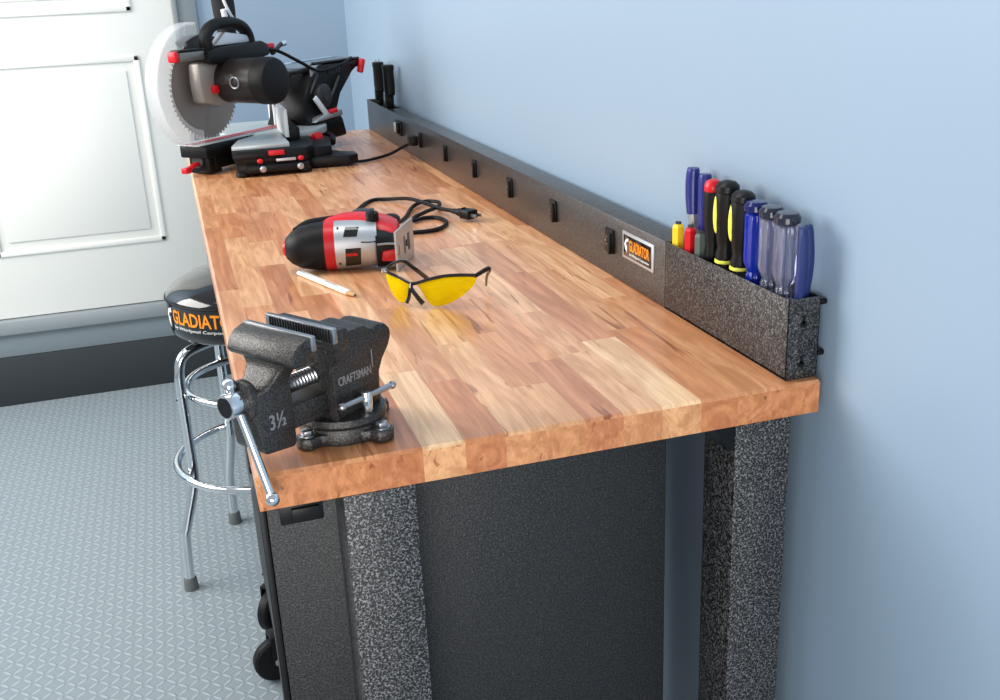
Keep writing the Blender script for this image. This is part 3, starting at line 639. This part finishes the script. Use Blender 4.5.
# shoe plate with slots, built as frame bars round the openings
for y0, y1, z0, z1 in ((-0.045, 0.066, 0.0, 0.018), (-0.045, 0.066, 0.048, 0.066), (-0.045, 0.000, 0.018, 0.048), (0.012, 0.026, 0.018, 0.048), (0.042, 0.066, 0.018, 0.048)):
    sh.box((0.0, y0, z0), (0.0032, y1, z1))
so = sh.obj('shoe_plate', ALU, jig)
MB(Ms).box((-0.012, -0.02, 0.012), (-0.0002, 0.05, 0.054), 0.001).obj('shoe_bracket', DARKM, so)
MB(Ms).cyl((0.0032, 0.019, 0.033), (0.0045, 0.019, 0.033), 0.006, seg=14).obj('shoe_screw', DARKM, so)
jm = jig.matrix_basis if False else (T(0.122, 0.768, TOP+0.0004) @ rotz(math.radians(-12)))
inv = jm.inverted()
cp = [(0.290, 0.84, 0.045), (0.335, 0.94, 0.020), (0.387, 1.06, 0.006), (0.426, 1.16, 0.006), (0.461, 1.20, 0.007), (0.485, 1.175, 0.008), (0.472, 1.12, 0.010), (0.437, 1.075, 0.012), (0.403, 1.047, 0.008), (0.400, 1.03, 0.006), (0.425, 1.048, 0.005),
      (0.449, 1.04, 0.0045), (0.455, 0.99, 0.0045), (0.430, 0.945, 0.0045), (0.395, 0.932, 0.0045), (0.350, 0.95, 0.0045), (0.305, 1.02, 0.0045), (0.285, 1.12, 0.0045), (0.318, 1.20, 0.0045), (0.347, 1.262, 0.0045), (0.372, 1.288, 0.0045), (0.400, 1.27, 0.006), (0.428, 1.215, 0.014), (0.446, 1.15, 0.016), (0.465, 1.09, 0.013), (0.482, 1.04, 0.0145)]
cd = MB(inv); cd.tube([(x, y, TOP+z) for x, y, z in cp], 0.0041, 8, 6); cord = cd.obj('cord', BLACKR, jig)
pm = axis_m((0.482, 1.04, TOP+0.0145), (0.519, 0.958, TOP+0.0150))[0]
pg = MB(inv @ pm); pg.lathe([(0.005, -0.002), (0.006, 0.012), (0.0085, 0.02), (0.008, 0.026), (0.012, 0.034)], seg=14); pg.box((-0.013, -0.009, 0.033), (0.013, 0.009, 0.062), 0.003); pg.obj('plug', BLACK, cord)
pr = MB(inv @ pm)
for s in (-1, 1): pr.box((s*0.0063-0.0008, -0.003, 0.062), (s*0.0063+0.0008, 0.003, 0.079))
pr.obj('prongs', STEEL, cord)

# ------------------------------------------------------------------ carpenter pencil
pv = Vector((0.200-0.138, 0.564-0.741, 0)); pl = pv.length
pen = thing('carpenter_pencil', (0.138, 0.741, TOP+0.0004), 'flat white carpenter pencil lying on the worktop between the jigsaw and the vise', 'pencil', math.atan2(pv.y, pv.x))
oc = [(-0.0065, 0.002), (-0.0035, 0.0), (0.0035, 0.0), (0.0065, 0.002), (0.0065, 0.005), (0.0035, 0.007), (-0.0035, 0.007), (-0.0065, 0.005)]
MB().prism(oc, 0.0, pl-0.022, 'yz', 0.0004).obj('barrel', PENCIL, pen)
MB().loft([[(pl-0.022, a, z) for a, z in oc], [(pl-0.004, a*0.33, 0.0035+(z-0.0035)*0.5) for a, z in oc]]).obj('sharpened_wood', PWOOD, pen)
MB().loft([[(pl-0.004, a*0.33, 0.0035+(z-0.0035)*0.5) for a, z in oc], [(pl, a*0.1, 0.0035+(z-0.0035)*0.15) for a, z in oc]]).obj('lead', LEAD, pen)
put_text('CRAFTSMAN', 0.040, 0.0032, 'lettering', GREYP, pen, lambda u, v, w_: (0.088+u, -0.0016+v, 0.0071+w_), extrude=0.0001)

# ------------------------------------------------------------------ safety glasses
gl = thing('safety_glasses', (0.252, 0.499, TOP+0.0004), 'wraparound safety glasses with yellow lenses and black frame standing open on the worktop', 'glasses', math.atan2(-0.66349, 0.74819))
# local x along the glasses, local y away from the viewer
def wrapy(x): 
    u = (x-0.026)/0.085; return 0.022*u*u
L1 = [(-0.0256, 0.0445), (-0.0122, 0.0424), (0.0024, 0.0390), (0.0132, 0.0345), (0.0181, 0.0269), (0.0152, 0.0131), (0.010, 0.0045), (-0.0006, 0.0022), (-0.0112, 0.009), (-0.0203, 0.0228), (-0.0250, 0.0354)]
L2 = [(0.0316, 0.0345), (0.0502, 0.0405), (0.0686, 0.0447), (0.090, 0.0463), (0.1129, 0.0457), (0.1143, 0.0409), (0.1102, 0.0307), (0.0952, 0.0162), (0.0767, 0.0053), (0.0582, 0.0008), (0.0477, 0.0056), (0.0379, 0.0217)]
def lens(poly):
    P = smooth_path([(a, 0, b) for a, b in poly+[poly[0]]], 4)[:-1]
    cx = sum(p.x for p in P)/len(P); cz = sum(p.z for p in P)/len(P)
    t = bmesh.new(); lay = []
    for th in (0.0, 0.0014):
        rs = []
        for f in (1.0, 0.7, 0.4): rs.append([t.verts.new((cx+(p.x-cx)*f, wrapy(cx+(p.x-cx)*f)-0.004*(1-f*f)+0.004+th, cz+(p.z-cz)*f)) for p in P])
        ct = t.verts.new((cx, wrapy(cx)+th, cz)); lay.append((rs, ct))
    n = len(P)
    for rs, ct in lay:
        for A, B in zip(rs, rs[1:]):
            for k in range(n): t.faces.new((A[k], A[(k+1) % n], B[(k+1) % n], B[k]))
        for k in range(n): t.faces.new((rs[-1][k], rs[-1][(k+1) % n], ct))
    A, B = lay[0][0][0], lay[1][0][0]
    for k in range(n): t.faces.new((A[k], A[(k+1) % n], B[(k+1) % n], B[k]))
    m_ = MB(); m_._merge(t); return m_
lens(L1).obj('lens', LENS, gl); lens(L2).obj('lens', LENS, gl)
f = MB()
br = [(-0.027, 0.0475), (-0.0157, 0.0447), (0.0025, 0.0407), (0.0169, 0.0352), (0.0243, 0.0338), (0.0316, 0.0352), (0.0503, 0.0415), (0.0723, 0.0466), (0.0936, 0.0478), (0.1145, 0.0465)]
f.tube([(a, wrapy(a)+0.003, b_) for a, b_ in br], 0.0024, 8, 5, flat=(1, 1.1))
f.tube([(0.0225, 0.002, 0.034), (0.0237, -0.001, 0.0273), (0.0339, -0.004, 0.0163), (0.0430, -0.004, 0.0065)], lambda t: 0.0027+0.0012*t, 8, 5)
f.tube([(0.0215, 0.002, 0.033), (0.0205, -0.001, 0.024), (0.0185, -0.002, 0.013), (0.0150, -0.003, 0.0056)], lambda t: 0.0024+0.0005*t, 8, 5)
f.obj('frame', BLACKG, gl)
gi = (T(0.263, 0.517, TOP+0.0004) @ rotz(math.atan2(-0.66349, 0.74819))).inverted()
hl = Vector((-0.027, wrapy(-0.027)+0.003, 0.0475)); hr = Vector((0.1145, wrapy(0.1145)+0.003, 0.0465))
def wpt(x, y, z): return gi @ Vector((x, y, TOP+0.0004+z))
t1 = MB(); t1.tube([hl, wpt(0.264, 0.556, 0.052), wpt(0.288, 0.585, 0.047), wpt(0.308, 0.592, 0.030), wpt(0.330, 0.612, 0.008)], lambda t: 0.0021+0.0012*t, 8, 6, flat=(0.8, 1.2)); t1.obj('temple', BLACKG, gl)
t2 = MB(); t2.tube([hr, wpt(0.368, 0.462, 0.046), wpt(0.387, 0.473, 0.050), wpt(0.3935, 0.480, 0.046), wpt(0.394, 0.496, 0.034), wpt(0.399, 0.520, 0.013)], lambda t: 0.0024+0.0010*math.sin(PI*t), 8, 6, flat=(0.8, 1.2)); t2.obj('temple', BLACKG, gl)
hg = MB(); hg.box(hl-Vector((0.0045, 0.002, 0.004)), hl+Vector((0.003, 0.004, 0.003)), 0.001); hg.obj('hinge', STEEL, gl)

# ------------------------------------------------------------------ sliding mitre saw
SC = (0.245, 2.11)
saw = thing('mitre_saw', (SC[0], SC[1], TOP+0.0004), 'black and red sliding mitre saw at the far end of the worktop', 'mitre saw')
ang = math.atan2(0.72, 0.695)
HM = rotz(ang) @ Matrix.Diagonal((1, -1, 1, 1))   # x = along the blade away from the operator, y = towards the motor side
def hs(): return MB(HM)
# base casting: body, near wing, rear outrigger, feet
b = MB()
b.prism([(-0.135, -0.345), (0.045, -0.350), (0.070, -0.30), (0.085, -0.10), (0.085, 0.20), (-0.135, 0.20)], 0.030, 0.0655, 'xy', 0.006)
b.prism([(-0.132, -0.343), (0.043, -0.346), (0.060, -0.30), (0.060, 0.19), (-0.125, 0.19)], 0.006, 0.034, 'xy', 0.004)
b.box((-0.140, -0.352, 0.045), (-0.02, -0.30, 0.062), 0.003); b.box((-0.11, -0.358, 0.010), (0.05, -0.33, 0.030), 0.004)
for x, y in ((-0.12, -0.33), (0.04, -0.33), (-0.12, 0.19), (0.04, 0.19)): b.cyl((x, y, 0), (x, y, 0.012), 0.017, seg=20, bevel=0.002)
b.prism([(0.040, -0.30), (0.160, -0.315), (0.185, -0.30), (0.185, -0.255), (0.150, -0.225), (0.070, -0.05)], 0.004, 0.030, 'xy', 0.004)
b.prism([(0.05, -0.29), (0.12, -0.28), (0.14, -0.10), (0.12, 0.06), (0.05, 0.10)], 0.010, 0.055, 'xy', 0.004)
bs = b.obj('base', BLACK, saw)
for x in (-0.07, 0.025):
    q = MB(); q.cyl((x, -0.364, 0.020), (x, -0.357, 0.020), 0.0085, seg=20, bevel=0.001); q.cyl((x, -0.366, 0.020), (x, -0.364, 0.020), 0.004, seg=6); q.obj('bolt', STEEL, bs)
MB().box((-0.035, -0.3595, 0.036), (0.015, -0.3535, 0.043), 0.001).obj('label_strip', ALU, bs)
q = MB(); q.box((-0.052, -0.361, 0.052), (-0.012, -0.350, 0.064), 0.002); q.obj('lock_tab', RED, bs)
for x, y, z in ((-0.075, -0.357, 0.040), (0.028, -0.357, 0.040)): MB().sphere((x, y, z), 0.008, (1, 0.6, 0.8)).obj('stop_knob', RED, bs)
# table wings and turntable (pale machined tops)
MB().prism([(-0.140, -0.325), (0.006, -0.330), (0.006, -0.125), (-0.055, -0.125), (-0.115, -0.205)], 0.066, 0.078, 'xy', 0.002).obj('table_wing', PALEM, saw)
MB().prism([(-0.14, 0.20), (0.006, 0.20), (0.006, 0.13), (-0.14, 0.13)], 0.062, 0.078, 'xy', 0.002).obj('table_wing', PALEM, saw)
tt = MB(); tt.cyl((0, 0, 0.060), (0, 0, 0.0785), 0.150, seg=56, bevel=0.002); tt.obj('turntable', PALEM, saw)
ar = hs(); ar.box((-0.335, -0.045, 0.045), (-0.12, 0.045, 0.078), 0.004); ar.box((-0.30, -0.040, 0.012), (-0.12, 0.040, 0.05), 0.008); ar.box((-0.318, -0.035, 0.002), (-0.27, 0.035, 0.060), 0.006); ar.obj('mitre_arm', BLACK, saw)
pa = hs(); pa.box((-0.350, -0.038, 0.0782), (-0.13, 0.038, 0.0805), 0.001); pa.obj('arm_plate', PALEM, saw)
kr = hs()
for s in (-1, 1): kr.box((-0.345, s*0.0095-0.0045, 0.0808), (0.06, s*0.0095+0.0045, 0.0822))
kr.obj('kerf_insert', mat('rose kerf plate', (196, 84, 92), 0.4), saw)
lv = hs(); lv.tube([(-0.312, 0.0, 0.030), (-0.335, 0.0, 0.028), (-0.358, -0.004, 0.020)], 0.006, 10); lv.box((-0.376, -0.012, 0.011), (-0.356, 0.008, 0.026), 0.003); lv.obj('detent_lever', RED, saw)
hd = hs(); hd.cyl((-0.325, 0, 0.036), (-0.317, 0, 0.036), 0.018, seg=20); hd.obj('arm_handle', DKGREY, saw)
# fences along world y
fe = MB(); fe.prism([(-0.235, 0.078), (-0.015, 0.078), (-0.015, 0.108), (-0.055, 0.150), (-0.235, 0.150)], 0.008, 0.018, 'yz', 0.001); fe.obj('fence', WHITEM, saw)
fe = MB(); fe.prism([(0.20, 0.0785), (0.03, 0.0785), (0.03, 0.112), (0.060, 0.150), (0.20, 0.150)], 0.008, 0.018, 'yz', 0.001); fe.obj('fence', WHITEM, saw)
fk = MB(); fk.box((0.0185, -0.20, 0.06), (0.05, 0.18, 0.098), 0.003); fk.obj('fence_bracket', BLACK, saw)
# rear pivot column
col = hs()
col.loft([[(s+dx*a, n_+dy*b_, z) for a, b_ in ((-1, -1), (1, -1), (1, 1), (-1, 1))] for s, dx, n_, dy, z in
          ((0.13, 0.085, 0.02, 0.085, 0.030), (0.125, 0.080, 0.02, 0.080, 0.085), (0.118, 0.078, 0.02, 0.066, 0.100), (0.135, 0.090, 0.02, 0.066, 0.150), (0.185, 0.105, 0.02, 0.068, 0.205), (0.222, 0.108, 0.02, 0.068, 0.225), (0.230, 0.108, 0.02, 0.068, 0.240))], bevel=0.01)
co = col.obj('pivot_column', BLACK, saw)
q = hs(); q.box((0.125, -0.035, 0.2405), (0.34, 0.085, 0.247), 0.003); q.box((0.28, 0.02, 0.218), (0.36, 0.09, 0.2405), 0.008); q.obj('column_cap', DARKM, co)
q = hs(); q.cyl((0.315, 0.098, 0.203), (0.330, 0.100, 0.240), 0.010, seg=14, bevel=0.002); q.obj('rail_lock_knob', RED, co)
q = hs(); q.cyl((0.355, 0.05, 0.230), (0.382, 0.05, 0.228), 0.008, seg=12); q.obj('rail_bolt', DARKM, co)
q = hs(); q.cyl((0.12, 0.081, 0.155), (0.12, 0.105, 0.155), 0.034, seg=24, bevel=0.004); q.cyl((0.12, 0.105, 0.155), (0.12, 0.110, 0.155), 0.014, seg=16); q.obj('bevel_hub', DKGREY, co)
q = hs(); q.prism([(0.062, 0.150), (0.075, 0.160), (0.125, 0.108), (0.110, 0.098)], 0.101, 0.1065, 'xz', 0.001); q.obj('bevel_scale', WHITEM, co)
q = hs(); q.prism([(0.05, 0.086), (0.19, 0.092), (0.185, 0.110), (0.12, 0.106), (0.07, 0.098)], 0.085, 0.112, 'xz', 0.004); q.obj('bevel_plate', ALU, co)
q = hs(); q.cyl((0.125, 0.107, 0.108), (0.150, 0.118, 0.112), 0.007, seg=12, bevel=0.002); q.obj('bevel_lever', RED, co)
q = MB(); q.cyl((0.093, -0.105, 0.050), (0.110, -0.135, 0.060), 0.014, seg=16, bevel=0.003); q.obj('bevel_lock_knob', RED, bs)
q = MB(); q.tube([(0.09, 0.02, 0.05), (0.13, -0.02, 0.055), (0.155, -0.05, 0.045), (0.150, -0.09, 0.035)], 0.010, 10); q.obj('rear_lever', BLACK, bs)
q = hs(); q.box((0.09, 0.079, 0.205), (0.145, 0.082, 0.240), 0.001); q.obj('warning_plate', ALU, co)
for s0, z0, s1, z1 in ((0.075, 0.165, 0.115, 0.222), (0.150, 0.120, 0.215, 0.200)):
    q = hs(); q.tube([(s0, 0.084, z0), ((s0+s1)/2, 0.088, (z0+z1)/2), (s1, 0.089, z1)], 0.005, 10); q.obj('column_rib', DKGREY, co)
for k_ in range(5):
    q = hs(); q.box((0.165+k_*0.012, 0.0885, 0.212), (0.171+k_*0.012, 0.0925, 0.232), 0.001); q.obj('cooling_fin', DKGREY, co)
# slide rails
for n_ in (0.050, -0.020):
    q = hs(); q.cyl((-0.12, n_, 0.235), (0.33, n_, 0.235), 0.0155, seg=24); q.obj('slide_rail', CHROME if n_ < 0 else STEEL, saw)
# head: blade, guard, gear housing, motor
BC = (-0.262, 0.212)
R_ = 0.1265
t = bmesh.new(); nt_ = 60; ra, rb2 = [], []
pts2 = []
for k in range(nt_):
    a0 = 2*PI*k/nt_
    pts2 += [(R_-0.007, a0), (R_-0.001, a0+0.012), (R_, a0+0.030), (R_-0.004, a0+0.060), (R_-0.0075, a0+0.085)]
poly = [(BC[0]+r*math.cos(a), BC[1]+r*math.sin(a)) for r, a in pts2]
hub = [(BC[0]+0.008*math.cos(a), BC[1]+0.008*math.sin(a)) for r, a in pts2]
bl = hs(); bl.loft([[(a, -0.001, b_) for a, b_ in hub], [(a, -0.001, b_) for a, b_ in poly], [(a, 0.001, b_) for a, b_ in poly], [(a, 0.001, b_) for a, b_ in hub]], caps=False)
bl.obj('blade', BLADE, saw)
q = hs(); q.cyl((BC[0], -0.016, BC[1]), (BC[0], 0.012, BC[1]), 0.022, seg=24, bevel=0.002); q.obj('arbor', DARKM, saw)
# clear lower guard: side shell and rim
def arc(c, r, a0, a1, n=30): return [(c[0]+r*math.cos(a0+(a1-a0)*i/n), c[1]+r*math.sin(a0+(a1-a0)*i/n)) for i in range(n+1)]
gc = (-0.285, 0.222)
a0, a1 = math.radians(88), math.radians(262)
outer = arc(gc, 0.158, a0, a1); inner = arc(gc, 0.152, a0, a1); small = arc(gc, 0.070, a0, a1)
gd = hs()
gd.prism(outer+small[::-1], -0.024, -0.021, 'xz'); gd.prism(outer+arc(gc, 0.110, a0, a1)[::-1], 0.013, 0.0155, 'xz'); gd.prism(outer+inner[::-1], -0.0215, 0.013, 'xz')
gd.obj('lower_guard', GUARD, saw)
ug = hs(); ug.prism(arc(BC, 0.137, math.radians(20), math.radians(118), 20)+[(BC[0]+0.01, BC[1]+0.03)], -0.020, 0.016, 'xz', 0.003); ug.obj('upper_guard', DKGREY, saw)
gbx = hs(); gbx.prism([(-0.330, 0.185), (-0.335, 0.235), (-0.330, 0.282), (-0.225, 0.290), (-0.200, 0.235), (-0.215, 0.178), (-0.270, 0.170)], 0.017, 0.056, 'xz', 0.008); go = gbx.obj('gear_case', mat('warm grey casting', (158, 152, 146), 0.4, 0.5), saw)
q = hs(); q.cyl((-0.290, 0.056, 0.215), (-0.290, 0.068, 0.215), 0.011, seg=18, bevel=0.002); q.obj('arbor_lock', RED, go)
q = hs()
q.lathe([(0.052, 0.038), (0.054, 0.045), (0.056, 0.075), (0.057, 0.150), (0.0575, 0.168)], M=T(-0.230, 0, 0.231) @ Matrix.Rotation(-PI/2, 4, 'X'), seg=40); q.obj('motor_housing', mat('warm dark motor shell', (36, 32, 30), 0.36, 0.1, spec=0.4), saw)
q = hs(); q.lathe([(0.0585, 0.168), (0.059, 0.173), (0.059, 0.200), (0.055, 0.210), (0.042, 0.214), (0.0, 0.215)], M=T(-0.230, 0, 0.231) @ Matrix.Rotation(-PI/2, 4, 'X'), seg=40); mc = q.obj('motor_cap', BLACKR, saw)
q = hs(); q.ring((0, 0, 0), 0.0135, 0.0022, 28, 8, M=T(-0.2885, 0.125, 0.231) @ Matrix.Rotation(PI/2, 4, 'Y')); q.obj('brush_cap_ring', STEEL, saw)
bc = hs(); bc.cyl((-0.286, 0.125, 0.232), (-0.276, 0.125, 0.232), 0.010, seg=18, bevel=0.001); bc.obj('brush_cap', DKGREY, saw)
# slide carriage joining head to rails
q = hs(); q.prism([(-0.20, 0.17), (-0.06, 0.20), (0.03, 0.205), (0.03, 0.262), (-0.06, 0.275), (-0.20, 0.290)], -0.045, 0.015, 'xz', 0.006); q.obj('carriage', DKGREY, saw)
# handle block with trigger bar and D handle
q = hs(); q.prism([(-0.315, 0.284), (-0.315, 0.308), (-0.29, 0.316), (-0.10, 0.322), (-0.075, 0.312), (-0.075, 0.284), (-0.12, 0.276), (-0.29, 0.276)], 0.020, 0.078, 'xz', 0.006); hb = q.obj('handle_block', BLACK, saw)
q = hs(); q.box((-0.405, 0.038, 0.291), (-0.3155, 0.066, 0.3135), 0.004); q.obj('front_bar', mat('grey metallic bar', (128, 126, 122), 0.38, 0.7), hb)
q = hs(); q.box((-0.406, 0.0365, 0.314), (-0.31, 0.068, 0.319), 0.002); q.obj('bar_cover', BLACK, hb)
q = hs(); q.box((-0.420, 0.038, 0.290), (-0.4055, 0.066, 0.3165), 0.005); q.obj('bar_end', RED, hb)
q = hs(); q.tube([(-0.285, 0.05, 0.312), (-0.290, 0.05, 0.340), (-0.272, 0.05, 0.362), (-0.240, 0.05, 0.372), (-0.190, 0.05, 0.373), (-0.150, 0.05, 0.363), (-0.128, 0.05, 0.342), (-0.122, 0.05, 0.314)], 0.0145, 14, 6, flat=(1.25, 1.0)); q.obj('d_handle', BLACKR, hb)
q = hs(); q.prism([(-0.27, 0.320), (-0.225, 0.352), (-0.14, 0.340), (-0.13, 0.320)], 0.038, 0.062, 'xz', 0.004); q.obj('trigger', ALU, hb)
q = hs(); q.box((-0.072, 0.045, 0.298), (-0.030, 0.062, 0.312), 0.004); q.obj('safety_switch', RED, hb)
q = hs(); q.tube([(-0.045, 0.03, 0.290), (-0.02, 0.03, 0.300), (0.0, 0.03, 0.285)], 0.010, 10); q.cyl((0.0, 0.03, 0.285), (0.03, 0.035, 0.305), 0.006, seg=12); q.obj('work_light', DKGREY, saw)
q = hs(); q.tube([(0.03, 0.035, 0.305), (0.045, 0.037, 0.308)], 0.0085, 12); q.obj('light_head', CHROME, saw)
# dust bag standing up behind the handle
q = hs(); q.tube([(-0.10, -0.045, 0.290), (-0.095, -0.045, 0.345), (-0.095, -0.045, 0.40), (-0.10, -0.045, 0.47), (-0.105, -0.045, 0.53)], lambda t: 0.020+0.010*min(1, t*2), 16, 6); db = q.obj('dust_bag', mat('black dust bag cloth', (24, 22, 26), 0.8, bump=0.4), saw)
q = hs(); q.tube([(-0.095, -0.0125, 0.372), (-0.115, -0.0125, 0.40), (-0.13, -0.016, 0.44), (-0.135, -0.02, 0.50)], 0.004, 8); q.tube([(-0.118, -0.022, 0.372), (-0.124, -0.022, 0.405)], 0.008, 8); q.obj('zip_edge', WHITEP, db)
# power cords of the saw
q = hs(); q.tube([(-0.075, 0.055, 0.300), (-0.03, 0.07, 0.290), (0.03, 0.09, 0.258), (0.10, 0.095, 0.228), (0.17, 0.094, 0.226), (0.24, 0.093, 0.236), (0.29, 0.088, 0.247)], 0.0048, 8, 6); cz_ = q.obj('cord', BLACKR, saw)
q = hs(); q.tube([(-0.20, -0.045, 0.175), (-0.10, -0.05, 0.165), (0.0, -0.02, 0.160), (0.06, 0.0, 0.175)], 0.0045, 8, 6); q.obj('cord', BLACKR, saw)
q = MB(T(-SC[0], -SC[1], -0.0004)); q.tube([(0.36, 1.98, 0.030), (0.395, 1.86, 0.012), (0.43, 1.83, 0.0055), (0.48, 1.85, 0.0055), (0.53, 1.88, 0.010), (0.562, 1.86, 0.028), (0.578, 1.81, 0.045), (0.578, 1.790, 0.052)], 0.0042, 8, 6); pc = q.obj('cord', BLACKR, saw)
q = MB(T(-SC[0], -SC[1], -0.0004)); q.box((0.562, 1.752, 0.044), (0.5830, 1.796, 0.070), 0.004); q.obj('plug', BLACK, pc)
for o_ in sc.objects:
    if o_.parent is None and 'label' in o_:
        n_, l_ = o_.name.split('.')[0], o_['label']
        if n_ in ('screwdriver', 'hex_driver') and 'far end of the power strip' not in l_: o_['group'] = 'screwdrivers in the tool bin'
        elif n_ == 'screwdriver': o_['group'] = 'black tools at the far end of the power strip'
        elif n_ == 'pliers': o_['group'] = 'pliers in the tool bin'
        elif n_ == 'rolling_cabinet': o_['group'] = 'rolling cabinets under the bench'
